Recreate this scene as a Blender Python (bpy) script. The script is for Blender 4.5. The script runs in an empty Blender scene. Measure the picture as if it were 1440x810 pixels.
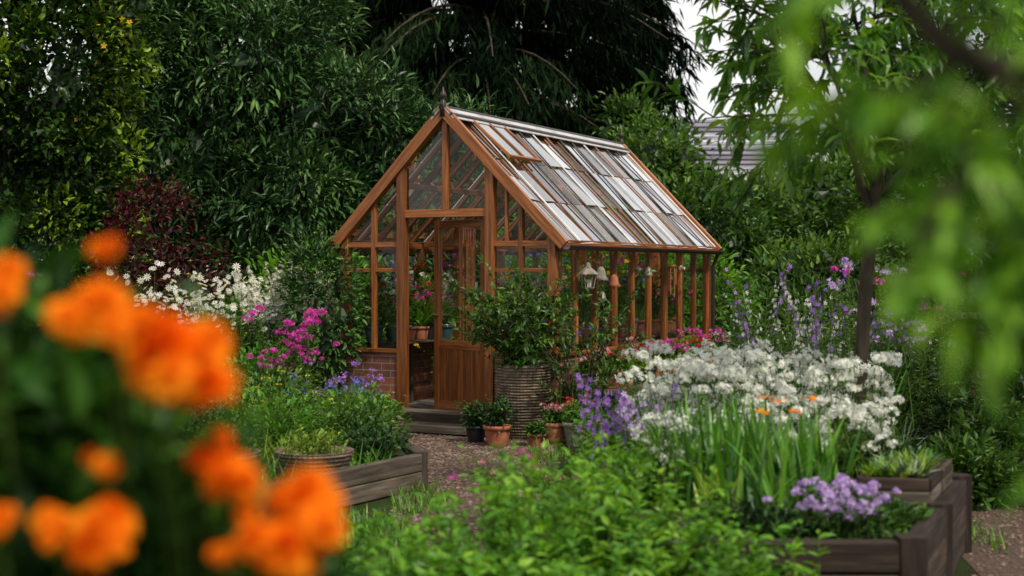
import bpy, numpy as np, math
from mathutils import Vector
rng=np.random.default_rng(11)
sc=bpy.context.scene
sc.view_settings.view_transform='Standard'; sc.view_settings.look='None'; sc.view_settings.exposure=0
# ------------------------------------------------------------------ materials
def newmat(name):
    m=bpy.data.materials.new(name); m.use_nodes=True; nt=m.node_tree
    for n in list(nt.nodes): nt.nodes.remove(n)
    out=nt.nodes.new('ShaderNodeOutputMaterial'); return m,nt,out
def ramp(nt,cols):
    r=nt.nodes.new('ShaderNodeValToRGB'); e=r.color_ramp.elements
    n=len(cols)
    while len(e)<n: e.new(.5)
    for i,(p,c) in enumerate(cols): e[i].position=p; e[i].color=(*c,1)
    return r
def leafmat(name,dark,mid,light,tr=.3,rough=.42,spec=.4):
    m,nt,out=newmat(name); N=nt.nodes.new; L=nt.links.new
    a=N('ShaderNodeAttribute'); a.attribute_name='rnd'
    r=ramp(nt,[(0,dark),(.5,mid),(1,light)]); L(a.outputs['Fac'],r.inputs[0])
    d=N('ShaderNodeBsdfDiffuse'); L(r.outputs[0],d.inputs[0])
    base=d.outputs[0]
    if tr>0:
        t=N('ShaderNodeBsdfTranslucent'); q=N('ShaderNodeMixRGB'); q.blend_type='MULTIPLY'; q.inputs[0].default_value=1
        q.inputs[2].default_value=(1.7,1.5,.6,1); L(r.outputs[0],q.inputs[1]); L(q.outputs[0],t.inputs[0])
        x=N('ShaderNodeMixShader'); x.inputs[0].default_value=tr; L(d.outputs[0],x.inputs[1]); L(t.outputs[0],x.inputs[2]); base=x.outputs[0]
    if spec>0:
        g=N('ShaderNodeBsdfGlossy'); g.inputs['Roughness'].default_value=rough; g.inputs[0].default_value=(1,1,1,1)
        lw=N('ShaderNodeLayerWeight'); lw.inputs[0].default_value=.25
        mu=N('ShaderNodeMath'); mu.operation='MULTIPLY_ADD'; mu.inputs[1].default_value=spec*.3; mu.inputs[2].default_value=spec*.07; L(lw.outputs['Fresnel'],mu.inputs[0])
        y=N('ShaderNodeMixShader'); L(mu.outputs[0],y.inputs[0]); L(base,y.inputs[1]); L(g.outputs[0],y.inputs[2]); base=y.outputs[0]
    L(base,out.inputs[0])
    return m
def petal(name,a_,b_,tr=.25):
    m,nt,out=newmat(name); N=nt.nodes.new; L=nt.links.new
    a=N('ShaderNodeAttribute'); a.attribute_name='rnd'
    r=ramp(nt,[(0,a_),(1,b_)]); L(a.outputs['Fac'],r.inputs[0])
    p=N('ShaderNodeBsdfDiffuse'); L(r.outputs[0],p.inputs[0])
    t=N('ShaderNodeBsdfTranslucent'); L(r.outputs[0],t.inputs[0])
    x=N('ShaderNodeMixShader'); x.inputs[0].default_value=tr; L(p.outputs[0],x.inputs[1]); L(t.outputs[0],x.inputs[2]); L(x.outputs[0],out.inputs[0])
    return m
def noisemat(name,cols,scale=(8,8,8),attr=None,rough=.7,bump=.3,detail=6,spec=.3,bdist=.01):
    m,nt,out=newmat(name); N=nt.nodes.new; L=nt.links.new
    if attr:
        s=N('ShaderNodeAttribute'); s.attribute_name=attr; so=s.outputs['Vector']
    else:
        s=N('ShaderNodeTexCoord'); so=s.outputs['Object']
    mp=N('ShaderNodeMapping'); mp.inputs['Scale'].default_value=scale; L(so,mp.inputs[0])
    n=N('ShaderNodeTexNoise'); n.inputs['Scale'].default_value=1; n.inputs['Detail'].default_value=detail; n.inputs['Roughness'].default_value=.65
    L(mp.outputs[0],n.inputs['Vector'])
    k=len(cols); r=ramp(nt,[(.28+.44*i/(k-1),c) for i,c in enumerate(cols)]); L(n.outputs[0],r.inputs[0])
    p=N('ShaderNodeBsdfPrincipled'); p.inputs['Roughness'].default_value=rough; p.inputs['Specular IOR Level'].default_value=spec
    a=N('ShaderNodeAttribute'); a.attribute_name='rnd'
    mr=N('ShaderNodeMapRange'); mr.inputs[3].default_value=.6; mr.inputs[4].default_value=1.35; L(a.outputs['Fac'],mr.inputs[0])
    hs=N('ShaderNodeHueSaturation'); L(mr.outputs[0],hs.inputs['Value']); L(r.outputs[0],hs.inputs['Color'])
    L(hs.outputs[0],p.inputs['Base Color'])
    b=N('ShaderNodeBump'); b.inputs['Strength'].default_value=bump; b.inputs['Distance'].default_value=bdist; L(n.outputs[0],b.inputs['Height']); L(b.outputs[0],p.inputs['Normal'])
    L(p.outputs[0],out.inputs[0]); return m
M={}
M['laurel']=leafmat('laurel_leaf',(.004,.012,.002),(.026,.072,.007),(.2,.31,.02),.15,.4,.25)
M['rhodo']=leafmat('willow_leaf',(.006,.018,.005),(.036,.095,.024),(.13,.24,.06),0,.38,.3)
M['conif']=leafmat('conifer_needle',(.002,.004,.0025),(.008,.018,.008),(.024,.046,.015),0,.6,0)
M['mid']=leafmat('shrub_leaf',(.01,.03,.005),(.055,.14,.016),(.19,.32,.045),.25,.42,.3)
M['midd']=leafmat('dark_shrub_leaf',(.006,.016,.004),(.028,.078,.014),(.09,.19,.035),0,.42,.3)
M['bright']=leafmat('bright_leaf',(.018,.07,.005),(.085,.25,.012),(.24,.45,.025),.35,.45,.3)
M['lime']=leafmat('lime_leaf',(.05,.1,.01),(.2,.31,.03),(.38,.47,.07),.3,.45,.3)
M['peach']=leafmat('peach_leaf',(.012,.045,.005),(.07,.2,.015),(.24,.42,.035),.42,.35,.4)
M['maple']=leafmat('maple_leaf',(.015,.002,.003),(.055,.006,.011),(.13,.018,.024),.3,.45,.2)
M['iris']=leafmat('iris_leaf',(.02,.08,.01),(.085,.25,.02),(.24,.45,.05),.3,.35,.4)
M['silver']=leafmat('silver_leaf',(.05,.08,.05),(.14,.21,.12),(.28,.36,.24),0,.5,.2)
M['marig']=leafmat('marigold_leaf',(.006,.028,.003),(.028,.105,.008),(.11,.27,.02),.3,.45,.25)
M['stem']=leafmat('stem_green',(.03,.06,.01),(.06,.1,.02),(.09,.14,.03),0,.5,0)
M['white']=petal('white_petal',(.66,.68,.56),(.88,.88,.84))
M['cream']=petal('cream_petal',(.5,.46,.36),(.78,.74,.64))
M['purple']=petal('purple_petal',(.2,.08,.42),(.48,.26,.66))
M['lav']=petal('lavender_petal',(.42,.26,.6),(.7,.52,.8))
M['mag']=petal('magenta_petal',(.5,.02,.28),(.78,.12,.5))
M['blue']=petal('blue_petal',(.06,.07,.45),(.22,.25,.7))
M['pink']=petal('pink_petal',(.6,.15,.22),(.8,.4,.45))
M['orange']=petal('orange_petal',(.9,.17,.004),(1.0,.4,.02),.4)
M['yellow']=petal('yellow_petal',(.7,.4,.02),(.85,.6,.05))
M['red']=petal('red_petal',(.4,.02,.02),(.6,.05,.04))
M['bark']=noisemat('bark',[(.02,.014,.01),(.06,.045,.03),(.11,.09,.07)],(12,12,3),None,.9,.8)
M['wood']=noisemat('cedar_wood',[(.06,.017,.006),(.25,.08,.02),(.42,.16,.045)],(38,38,2.0),'gc',.4,.3,spec=.4,bdist=.003)
M['wdark']=noisemat('weathered_sleeper_wood',[(.012,.008,.006),(.036,.023,.016),(.08,.055,.04)],(30,30,2.5),'gc',.85,.7,bdist=.008)
M['wgrey']=noisemat('grey_timber',[(.03,.023,.018),(.09,.07,.052),(.17,.14,.11)],(30,30,2.5),'gc',.8,.6,bdist=.006)
M['metal']=noisemat('aluminium_cap',[(.3,.3,.3),(.5,.5,.5),(.62,.62,.62)],(5,5,5),None,.35,.1,spec=.7)
M['gutter']=noisemat('dark_gutter',[(.03,.02,.018),(.05,.035,.03)],(5,5,5),None,.4,.1)
M['terra']=noisemat('terracotta',[(.2,.06,.03),(.36,.12,.06),(.45,.22,.14)],(9,9,9),None,.8,.3)
M['teal']=noisemat('teal_glaze',[(.03,.07,.08),(.06,.13,.14)],(9,9,9),None,.25,.1,spec=.6)
M['black']=noisemat('black_pot',[(.015,.015,.015),(.04,.04,.04)],(9,9,9),None,.5,.1)
M['stonepot']=noisemat('stone_pot',[(.14,.13,.1),(.26,.23,.19),(.38,.35,.3)],(14,14,14),None,.9,.5)
M['soil']=noisemat('soil',[(.008,.006,.004),(.03,.02,.013),(.06,.045,.03)],(30,30,30),None,.95,1.0)
M['pebble']=noisemat('pebble',[(.08,.05,.035),(.16,.105,.08),(.28,.21,.17)],(6,6,6),None,.85,.2)
M['brass']=noisemat('bell_metal',[(.12,.1,.07),(.25,.22,.17)],(9,9,9),None,.4,.1,spec=.6)
def wicker():
    m,nt,out=newmat('wicker'); N=nt.nodes.new; L=nt.links.new
    s=N('ShaderNodeAttribute'); s.attribute_name='gc'
    n=N('ShaderNodeTexNoise'); n.inputs['Scale'].default_value=1; n.inputs['Detail'].default_value=5
    mp=N('ShaderNodeMapping'); mp.inputs['Scale'].default_value=(9,70,9); L(s.outputs['Vector'],mp.inputs[0]); L(mp.outputs[0],n.inputs['Vector'])
    r=ramp(nt,[(.3,(.05,.032,.02)),(.5,(.15,.105,.068)),(.7,(.29,.225,.16))]); L(n.outputs[0],r.inputs[0])
    p=N('ShaderNodeBsdfPrincipled'); p.inputs['Roughness'].default_value=.75; L(r.outputs[0],p.inputs['Base Color'])
    w=N('ShaderNodeTexWave'); w.wave_type='BANDS'; w.bands_direction='X'; w.inputs['Scale'].default_value=9; w.inputs['Distortion'].default_value=3; L(s.outputs['Vector'],w.inputs['Vector'])
    b=N('ShaderNodeBump'); b.inputs['Strength'].default_value=.6; b.inputs['Distance'].default_value=.01; L(w.outputs['Fac'],b.inputs['Height']); L(b.outputs[0],p.inputs['Normal'])
    L(p.outputs[0],out.inputs[0]); return m
M['wicker']=wicker()
def brick():
    m,nt,out=newmat('red_brick'); N=nt.nodes.new; L=nt.links.new
    s=N('ShaderNodeTexCoord'); sp=N('ShaderNodeSeparateXYZ'); L(s.outputs['Object'],sp.inputs[0])
    ad=N('ShaderNodeMath'); ad.operation='ADD'; L(sp.outputs[0],ad.inputs[0]); L(sp.outputs[1],ad.inputs[1])
    cb=N('ShaderNodeCombineXYZ'); L(ad.outputs[0],cb.inputs[0]); L(sp.outputs[2],cb.inputs[1])
    b=N('ShaderNodeTexBrick'); b.inputs['Scale'].default_value=1; b.inputs['Brick Width'].default_value=.22; b.inputs['Row Height'].default_value=.073; b.inputs['Mortar Size'].default_value=.006
    b.inputs['Color1'].default_value=(.33,.095,.05,1); b.inputs['Color2'].default_value=(.17,.055,.04,1); b.inputs['Mortar'].default_value=(.26,.23,.2,1)
    L(cb.outputs[0],b.inputs['Vector'])
    n=N('ShaderNodeTexNoise'); n.inputs['Scale'].default_value=9; n.inputs['Detail'].default_value=6; L(s.outputs['Object'],n.inputs['Vector'])
    mx=N('ShaderNodeMixRGB'); mx.blend_type='MULTIPLY'; mx.inputs[0].default_value=.8; L(b.outputs[0],mx.inputs[1])
    r=ramp(nt,[(.3,(.4,.42,.36)),(.7,(1.1,1.05,1.0))]); L(n.outputs[0],r.inputs[0]); L(r.outputs[0],mx.inputs[2])
    p=N('ShaderNodeBsdfPrincipled'); p.inputs['Roughness'].default_value=.85; L(mx.outputs[0],p.inputs['Base Color'])
    bp=N('ShaderNodeBump'); bp.invert=True; bp.inputs['Strength'].default_value=.8; bp.inputs['Distance'].default_value=.01; L(b.outputs['Fac'],bp.inputs['Height']); L(bp.outputs[0],p.inputs['Normal'])
    L(p.outputs[0],out.inputs[0]); return m
M['brick']=brick()
def glass(name,dirt,boost=1.0,lo=.35,hi=1.5):
    m,nt,out=newmat(name); N=nt.nodes.new; L=nt.links.new
    t=N('ShaderNodeBsdfTransparent'); t.inputs[0].default_value=(.95,.98,.96,1)
    g=N('ShaderNodeBsdfGlossy'); g.inputs['Roughness'].default_value=.02; g.inputs[0].default_value=(1,1,1,1)
    f=N('ShaderNodeFresnel'); f.inputs['IOR'].default_value=1.52
    at=N('ShaderNodeAttribute'); at.attribute_name='rnd'
    bm=N('ShaderNodeMapRange'); bm.inputs[3].default_value=boost*lo; bm.inputs[4].default_value=boost*hi; L(at.outputs['Fac'],bm.inputs[0])
    mu=N('ShaderNodeMath'); mu.operation='MULTIPLY'; mu.use_clamp=True; L(bm.outputs[0],mu.inputs[1]); L(f.outputs[0],mu.inputs[0])
    x=N('ShaderNodeMixShader'); L(mu.outputs[0],x.inputs[0]); L(t.outputs[0],x.inputs[1]); L(g.outputs[0],x.inputs[2])
    s=N('ShaderNodeTexCoord'); mp=N('ShaderNodeMapping'); mp.inputs['Scale'].default_value=(2.0,9,2.0); L(s.outputs['Object'],mp.inputs[0])
    n=N('ShaderNodeTexNoise'); n.inputs['Scale'].default_value=1.3; n.inputs['Detail'].default_value=8; n.inputs['Roughness'].default_value=.7; L(mp.outputs[0],n.inputs['Vector'])
    mr=N('ShaderNodeMapRange'); mr.inputs[1].default_value=.5; mr.inputs[2].default_value=.72; mr.inputs[3].default_value=0; mr.inputs[4].default_value=dirt; L(n.outputs[0],mr.inputs[0])
    d=N('ShaderNodeBsdfDiffuse'); d.inputs[0].default_value=(.62,.64,.6,1)
    y=N('ShaderNodeMixShader'); L(mr.outputs[0],y.inputs[0]); L(x.outputs[0],y.inputs[1]); L(d.outputs[0],y.inputs[2]); L(y.outputs[0],out.inputs[0]); return m
M['glass']=glass('window_glass',.012,.7); M['rglass']=glass('roof_glass',.08,1.9,.25,2.0)
# ------------------------------------------------------------------ mesh builder
class MB:
    def __init__(s): s.V=[];s.Lp=[];s.S=[];s.Mi=[];s.Sm=[];s.R=[];s.G=[];s.nv=0;s.mats=[]
    def mi(s,m):
        m=M[m] if isinstance(m,str) else m
        if m not in s.mats: s.mats.append(m)
        return s.mats.index(m)
    def add(s,v,loops,sizes,mat,rnd=.5,gc=None,smooth=False):
        v=np.asarray(v,float).reshape(-1,3); n=len(v)
        s.V.append(v); s.Lp.append(np.asarray(loops,np.int64).ravel()+s.nv); sizes=np.asarray(sizes,np.int64); s.S.append(sizes)
        s.Mi.append(np.full(len(sizes),s.mi(mat))); s.Sm.append(np.full(len(sizes),smooth))
        s.R.append(np.broadcast_to(np.asarray(rnd,float),(n,)) if np.ndim(rnd)<1 else np.asarray(rnd,float)); s.G.append(v if gc is None else np.asarray(gc,float)); s.nv+=n
    def tmpl(s,T,pos,R,sc_,mat,rnd):
        tv,tf=T; n=len(pos); k=len(tv)
        if n==0: return
        sc_=np.asarray(sc_,float)
        if sc_.ndim==1: sc_=np.repeat(sc_[:,None],3,1)
        v=np.einsum('nij,nkj->nki',R,tv[None]*sc_[:,None,:])+pos[:,None,:]
        fl=np.concatenate([np.array(f) for f in tf]); sz=np.array([len(f) for f in tf])
        lo=(fl[None]+np.arange(n)[:,None]*k)
        s.add(v,lo,np.tile(sz,n),mat,np.repeat(np.clip(rnd,0,1),k))
    def beam(s,p0,p1,w,d,mat='wood',ref=(0,0,1),ch=.004,rnd=None):
        p0=np.array(p0,float);p1=np.array(p1,float);z=p1-p0;Ln=np.linalg.norm(z);z/=Ln
        r=np.array(ref,float)
        if abs(r@z)>.95: r=np.array((0,1.,0)) if abs(z[1])<.9 else np.array((1.,0,0))
        x=np.cross(r,z);x/=np.linalg.norm(x);y=np.cross(z,x)
        a,b=w/2,d/2;c=min(ch,a*.4,b*.4)
        o=[(-a+c,-b),(a-c,-b),(a,-b+c),(a,b-c),(a-c,b),(-a+c,b),(-a,b-c),(-a,-b+c)]
        off=rng.random(3)*20;V=[];G=[]
        for t in (0,Ln):
            for (i,j) in o: V.append(p0+x*i+y*j+z*t);G.append((i+off[0],j+off[1],t+off[2]))
        lo=[];sz=[]
        for i in range(8): j=(i+1)%8; lo+=[i,j,8+j,8+i];sz.append(4)
        lo+=list(range(7,-1,-1))+list(range(8,16)); sz+=[8,8]
        s.add(V,lo,sz,mat,rng.random() if rnd is None else rnd,G)
    def quad(s,pts,mat,rnd=.5): s.add(pts,[0,1,2,3],[4],mat,rnd)
    def box(s,a,b,mat,rnd=.5):
        (x0,y0,z0),(x1,y1,z1)=a,b
        V=[(x0,y0,z0),(x1,y0,z0),(x1,y1,z0),(x0,y1,z0),(x0,y0,z1),(x1,y0,z1),(x1,y1,z1),(x0,y1,z1)]
        s.add(V,[0,3,2,1,4,5,6,7,0,1,5,4,1,2,6,5,2,3,7,6,3,0,4,7],[4]*6,mat,rnd)
    def tube(s,pts,rad,mat,k=6,rnd=.5):
        pts=np.array(pts,float);n=len(pts);rad=np.broadcast_to(rad,(n,))
        t=np.gradient(pts,axis=0);t/=np.linalg.norm(t,axis=1,keepdims=True)+1e-9
        ref=np.array((.3,.2,1.)) if abs(t[:,2]).mean()<.8 else np.array((1.,.1,0))
        x=np.cross(t,ref);x/=np.linalg.norm(x,axis=1,keepdims=True)+1e-9;y=np.cross(t,x)
        a=np.arange(k)*2*np.pi/k
        V=pts[:,None]+rad[:,None,None]*(np.cos(a)[None,:,None]*x[:,None]+np.sin(a)[None,:,None]*y[:,None])
        lo=[]
        for i in range(n-1):
            for j in range(k): q=(j+1)%k; lo+=[i*k+j,i*k+q,(i+1)*k+q,(i+1)*k+j]
        s.add(V,lo,[4]*((n-1)*k),mat,rnd,smooth=True)
    def lathe(s,prof,c,mat,k=24,rnd=.5,smooth=True):
        prof=np.array(prof,float);n=len(prof);a=np.arange(k)*2*np.pi/k
        V=np.stack([c[0]+prof[:,0][:,None]*np.cos(a),c[1]+prof[:,0][:,None]*np.sin(a),c[2]+np.repeat(prof[:,1][:,None],k,1)],-1)
        G=np.stack([np.repeat((a*prof[:,0].max())[None],n,0),np.repeat(prof[:,1][:,None],k,1)*1.0,np.zeros((n,k))],-1).reshape(-1,3)
        lo=[]
        for i in range(n-1):
            for j in range(k): q=(j+1)%k; lo+=[i*k+j,i*k+q,(i+1)*k+q,(i+1)*k+j]
        s.add(V,lo,[4]*((n-1)*k),mat,rnd,G,smooth)
    def build(s,name,parent=None,loc=(0,0,0),rz=0):
        v=np.concatenate(s.V);lo=np.concatenate(s.Lp);S=np.concatenate(s.S)
        me=bpy.data.meshes.new(name);me.vertices.add(len(v));me.vertices.foreach_set('co',v.ravel().astype(np.float32))
        me.loops.add(len(lo));me.loops.foreach_set('vertex_index',lo.astype(np.int32))
        me.polygons.add(len(S));st=np.concatenate([[0],np.cumsum(S)[:-1]]);me.polygons.foreach_set('loop_start',st.astype(np.int32))
        me.update(calc_edges=True)
        me.polygons.foreach_set('material_index',np.concatenate(s.Mi).astype(np.int32));me.polygons.foreach_set('use_smooth',np.concatenate(s.Sm))
        for m in s.mats: me.materials.append(m)
        a=me.attributes.new('rnd','FLOAT','POINT');a.data.foreach_set('value',np.concatenate(s.R).astype(np.float32))
        g=me.attributes.new('gc','FLOAT_VECTOR','POINT');g.data.foreach_set('vector',np.concatenate(s.G).ravel().astype(np.float32))
        me.update()
        ob=bpy.data.objects.new(name,me);sc.collection.objects.link(ob);ob.location=loc;ob.rotation_euler=(0,0,rz)
        if parent: ob.parent=parent
        return ob
# ------------------------------------------------------------------ templates
A=lambda l: np.array(l,float)
LEAF=(A([(0,0,0),(.5,.45,.1),(0,1,-.1),(-.5,.45,.1),(0,.5,0)]),[(0,1,2,4),(0,4,2,3)])
LEAF2=(A([(0,0,0),(.4,.25,.05),(.42,.62,.0),(0,1,-.2),(-.42,.62,.0),(-.4,.25,.05),(0,.45,-.03)]),[(0,1,2,6),(6,2,3),(0,6,4,5),(6,3,4)])
LANCE=(A([(0,0,0),(.42,.25,.03),(.45,.6,-.04),(0,1,-.28),(-.45,.6,-.04),(-.42,.25,.03),(0,.3,-.0),(0,.62,-.1)]),[(0,1,6),(1,2,7,6),(2,3,7),(0,6,5),(6,7,4,5),(7,3,4)])
OVAL=(A([(0,0,0),(.32,.14,.04),(.5,.4,.07),(.34,.74,.02),(0,1,-.14),(-.34,.74,.02),(-.5,.4,.07),(-.32,.14,.04),(0,.4,0),(0,.74,-.05)]),
      [(0,1,2,8),(8,2,3,9),(9,3,4),(0,8,6,7),(8,9,5,6),(9,4,5)])
def mk_flower(n=5,w=.5,lift=.2,inn=.0):
    v=[(0,inn,0)];f=[]
    for i in range(n):
        a=2*math.pi*i/n
        for (r,da,l) in ((.62,-w,lift*.7),(1,0,lift),(.62,w,lift*.7)): v.append((r*math.cos(a+da),l,r*math.sin(a+da)))
        f.append((0,1+3*i,2+3*i,3+3*i))
    return (A(v),f)
FL5=mk_flower(5,.45,.2); DAISY=mk_flower(9,.22,.05)
def mk_pom(n=110):
    v=[];f=[];g=np.random.default_rng(3)
    for i in range(n):
        t=(i+.5)/n; el=math.pi/2-t*2.1; az=i*2.39996
        d=np.array((math.cos(el)*math.cos(az),math.sin(el),math.cos(el)*math.sin(az)))
        u=np.cross(d,(0,1,0.01));u/=np.linalg.norm(u)
        r=.7+.25*t+g.random()*.3;b=len(v);s_=.16+.12*t
        v+= [d*.25,d*r*.8+u*s_,d*r+g.normal(size=3)*.06,d*r*.8-u*s_];f.append((b,b+1,b+2,b+3))
    return (A(v),f)
POM=mk_pom()
def mk_blade(bend,seg=5):
    v=[];f=[]
    for i in range(seg+1):
        t=i/seg;w=.5*(1-t**2.2)+.01*(i<seg);y=t*(1-.25*bend*t);z=-bend*t*t*.6
        v+=[(-w,y,z),(0,y,z-.0),(w,y,z)]
    for i in range(seg):
        b=i*3;f+=[(b,b+1,b+4,b+3),(b+1,b+2,b+5,b+4)]
    return (A(v),f)
BLADES=[mk_blade(b) for b in (.05,.15,.35,.7)]
STONE=(A([(1,0,0),(-1,0,0),(0,1,0),(0,-1,0),(0,0,.6),(0,0,-.6),(.7,.7,.2),(-.7,.7,.1),(-.7,-.7,.2),(.7,-.7,.1)]),[(0,6,4),(6,2,4),(2,7,4),(7,1,4),(1,8,4),(8,3,4),(3,9,4),(9,0,4)])
# ------------------------------------------------------------------ helpers
def unit(v): return v/(np.linalg.norm(v,axis=-1,keepdims=True)+1e-9)
def rdir(n): return unit(rng.normal(size=(n,3)))
def basis(d,refn=.5):
    n=len(d);d=unit(d);ref=unit(np.array((0,0,1.))+rng.normal(size=(n,3))*refn)
    x=np.cross(d,ref);x=unit(x);z=np.cross(x,d)
    return np.stack([x,d,z],-1)
def nz(p,s=1.):
    x,y,z=p[...,0]*s,p[...,1]*s,p[...,2]*s
    return (np.sin(x*1.7+1.3*np.sin(y*1.3+z))+np.sin(y*2.1+1.1*np.sin(z*1.9+x*.7))+np.sin(z*1.8+1.2*np.sin(x*1.6-y))+.6*np.sin(x*4.1+z*3.7+y*2.))/3.6
def disc(cx,cy,rx,ry,n,z=0.):
    a=rng.random(n)*2*np.pi;r=np.sqrt(rng.random(n));return np.stack([cx+rx*r*np.cos(a),cy+ry*r*np.sin(a),np.full(n,z)],-1)
def crown(mb,lobes,dens,cr,lpc,ll,lw,mat,T=LEAF,gap=-.45,face=.96,dirw=(.7,.8,.2,.4),inner=7,refn=.5,tone=0.,thick=.16,ins=2.6):
    lob=np.array(lobes,float)
    for k,l in enumerate(lob):
        c,r=l[:3],l[3:];ar=4*np.pi*(r[0]*r[1]+r[0]*r[2]+r[1]*r[2])/3
        for layer in (0,1):
            n=int(ar*(dens if layer==0 else inner))
            u=rdir(n);keep=(u[:,1]<.15)|(rng.random(n)>face);u=u[keep];n=len(u)
            bump=1+.16*nz(u*2.2+k*3.7)+.07*nz(u*6+k)
            rad=bump*(1-np.abs(rng.normal(size=n))*thick if layer==0 else .80-.1*rng.random(n))
            p=c+u*r*rad[:,None]
            ok=p[:,2]>.05
            for j,m in enumerate(lob):
                if j!=k: ok&=(np.linalg.norm((p-m[:3])/m[3:],axis=1)>.72)
            if layer==0: ok&=nz(p,1.9/cr*.22)>gap
            p,u=p[ok],u[ok];n=len(p)
            if n==0: continue
            nn=unit(u/r)
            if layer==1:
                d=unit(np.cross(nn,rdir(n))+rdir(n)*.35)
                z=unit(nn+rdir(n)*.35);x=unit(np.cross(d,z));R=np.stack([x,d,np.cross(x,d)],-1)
                s=ll*ins*(.7+.6*rng.random(n));mb.tmpl(LEAF,p,R,np.stack([s*.55,s,s],-1),mat,.02+.12*rng.random(n));continue  # larger inner leaves coloured dark, painting shade into the crown's gaps
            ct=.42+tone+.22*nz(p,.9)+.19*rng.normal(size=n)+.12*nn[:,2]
            P=np.repeat(p,lpc,0);NN=np.repeat(nn,lpc,0);CT=np.repeat(ct,lpc);q=rng.normal(size=P.shape)*cr*.5
            a,b,upw,rw=dirw
            d=NN*a+q/cr*b+np.array((0,0,1.))*upw+rng.normal(size=P.shape)*rw
            s=ll*(.65+.6*rng.random(len(P)))
            mb.tmpl(T,P+q,basis(d,refn),np.stack([s*lw/ll,s,s],-1),mat,CT+.1*rng.normal(size=len(P)))
def limbs(mb,base,top,r,lobes,mat='bark'):
    base=A(base);top=A(top);k=7
    pts=[base+(top-base)*i/k+A((.08*math.sin(i*1.7),.08*math.cos(i*2.1),0))*(0<i<k) for i in range(k+1)]
    mb.tube(pts,np.linspace(r,r*.35,k+1),mat,9)
    for l in lobes:
        e=A(l[:3]);s=pts[min(k,max(2,int(k*min(1,max(0.2,(e[2]-.8)/max(top[2],.1))))))]
        m=(s+e)/2+A((0,0,.15));mb.tube([s,(s+m)/2+.04,m,(m+e)/2,e],np.linspace(r*.4,r*.08,5),mat,6)
def bush(mb,c,r,n,ll,lw,mat,T=LEAF,tone=.45,up=.3,shell=.5,rw=.5,var=.15):
    u=rdir(n);rad=rng.random(n)**shell;p=A(c)+u*A(r)*(rad*(1+.2*nz(u*2.5+c[0]*3)))[:,None]
    p=p[p[:,2]>.0]
    n=len(p);u=unit((p-A(c))/A(r))
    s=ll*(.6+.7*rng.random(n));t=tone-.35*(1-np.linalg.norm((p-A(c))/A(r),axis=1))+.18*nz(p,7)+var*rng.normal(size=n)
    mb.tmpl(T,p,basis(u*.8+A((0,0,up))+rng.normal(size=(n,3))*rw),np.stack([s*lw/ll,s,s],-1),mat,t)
def stems(mb,B,H,lean,rad,mat='stem'):
    n=len(B);ln=rng.normal(size=(n,2))*lean
    def P(i,t):
        q=B[i].copy();q[:,:2]+=ln[i]*(H[i]*t**2)[:,None];q[:,2]+=H[i]*t*(1-.1*np.hypot(*ln[i].T)*t);return q
    T=np.linspace(0,1,5);a=np.arange(3)*2.094;I=np.arange(n)
    V=np.stack([P(I,np.full(n,t))[:,None]+rad*(1.2-.7*t)*np.stack([np.cos(a),np.sin(a),0*a],-1)[None] for t in T],1)
    lo=[]
    for i in range(4):
        for j in range(3): q=(j+1)%3; lo+=[i*3+j,i*3+q,i*3+3+q,i*3+3+j]
    lo=np.array(lo)[None]+np.arange(n)[:,None]*15
    mb.add(V,lo,[4]*(12*n),mat,np.repeat(rng.random(n),15));return P
def perennial(mb,B,h,lean=.12,rad=.004,leaf=None,fl=None):
    n=len(B);H=h[0]+(h[1]-h[0])*rng.random(n);P=stems(mb,B,H,lean,rad)
    if leaf:
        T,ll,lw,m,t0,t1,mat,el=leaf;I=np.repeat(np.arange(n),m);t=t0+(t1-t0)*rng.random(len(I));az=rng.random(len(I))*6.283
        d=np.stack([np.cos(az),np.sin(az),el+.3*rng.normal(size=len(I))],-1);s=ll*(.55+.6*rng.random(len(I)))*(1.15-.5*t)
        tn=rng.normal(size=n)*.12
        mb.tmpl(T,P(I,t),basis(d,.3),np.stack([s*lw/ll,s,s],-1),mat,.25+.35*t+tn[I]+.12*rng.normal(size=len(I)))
    if fl:
        kind,mat,s0,k,r,fr=fl;sel=np.where(rng.random(n)<fr)[0];I=np.repeat(sel,k)
        if len(I)==0: return
        hs=(.55+.7*rng.random(n))[I]
        if kind=='dome':
            u=rdir(len(I));u[:,2]=np.abs(u[:,2])*1.2-.35;q=P(I,np.ones(len(I)))+u*r*A((1,1,.8))*(hs*(.6+.5*rng.random(len(I))))[:,None];d=u+rng.normal(size=u.shape)*.3
        elif kind=='spike':
            t=.68+.4*rng.random(len(I));az=rng.random(len(I))*6.283;w=r*(1.15-t)/.45*hs
            q=P(I,t);o=np.stack([np.cos(az),np.sin(az),.2+0*az],-1);q=q+o*w[:,None];d=o
        elif kind=='flat':
            u=rng.normal(size=(len(I),3))*A((.5,.5,.08));q=P(I,np.ones(len(I)))+u*r;d=u+A((0,-.2,.9))
        else:
            q=P(I,np.ones(len(I)))+rng.normal(size=(len(I),3))*r*.6;d=rdir(len(I))*.6+A((0,-.5,.7))
        mb.tmpl({'daisy':DAISY,'pom':POM}.get(kind,FL5),q,basis(d,.5),s0*(.7+.6*rng.random(len(I))),mat,rng.random(len(I)))
        if kind=='daisy': mb.tmpl(STONE,q+unit(d)*s0*.1,basis(d),np.full(len(I),s0*.28),'yellow',rng.random(len(I)))
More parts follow.
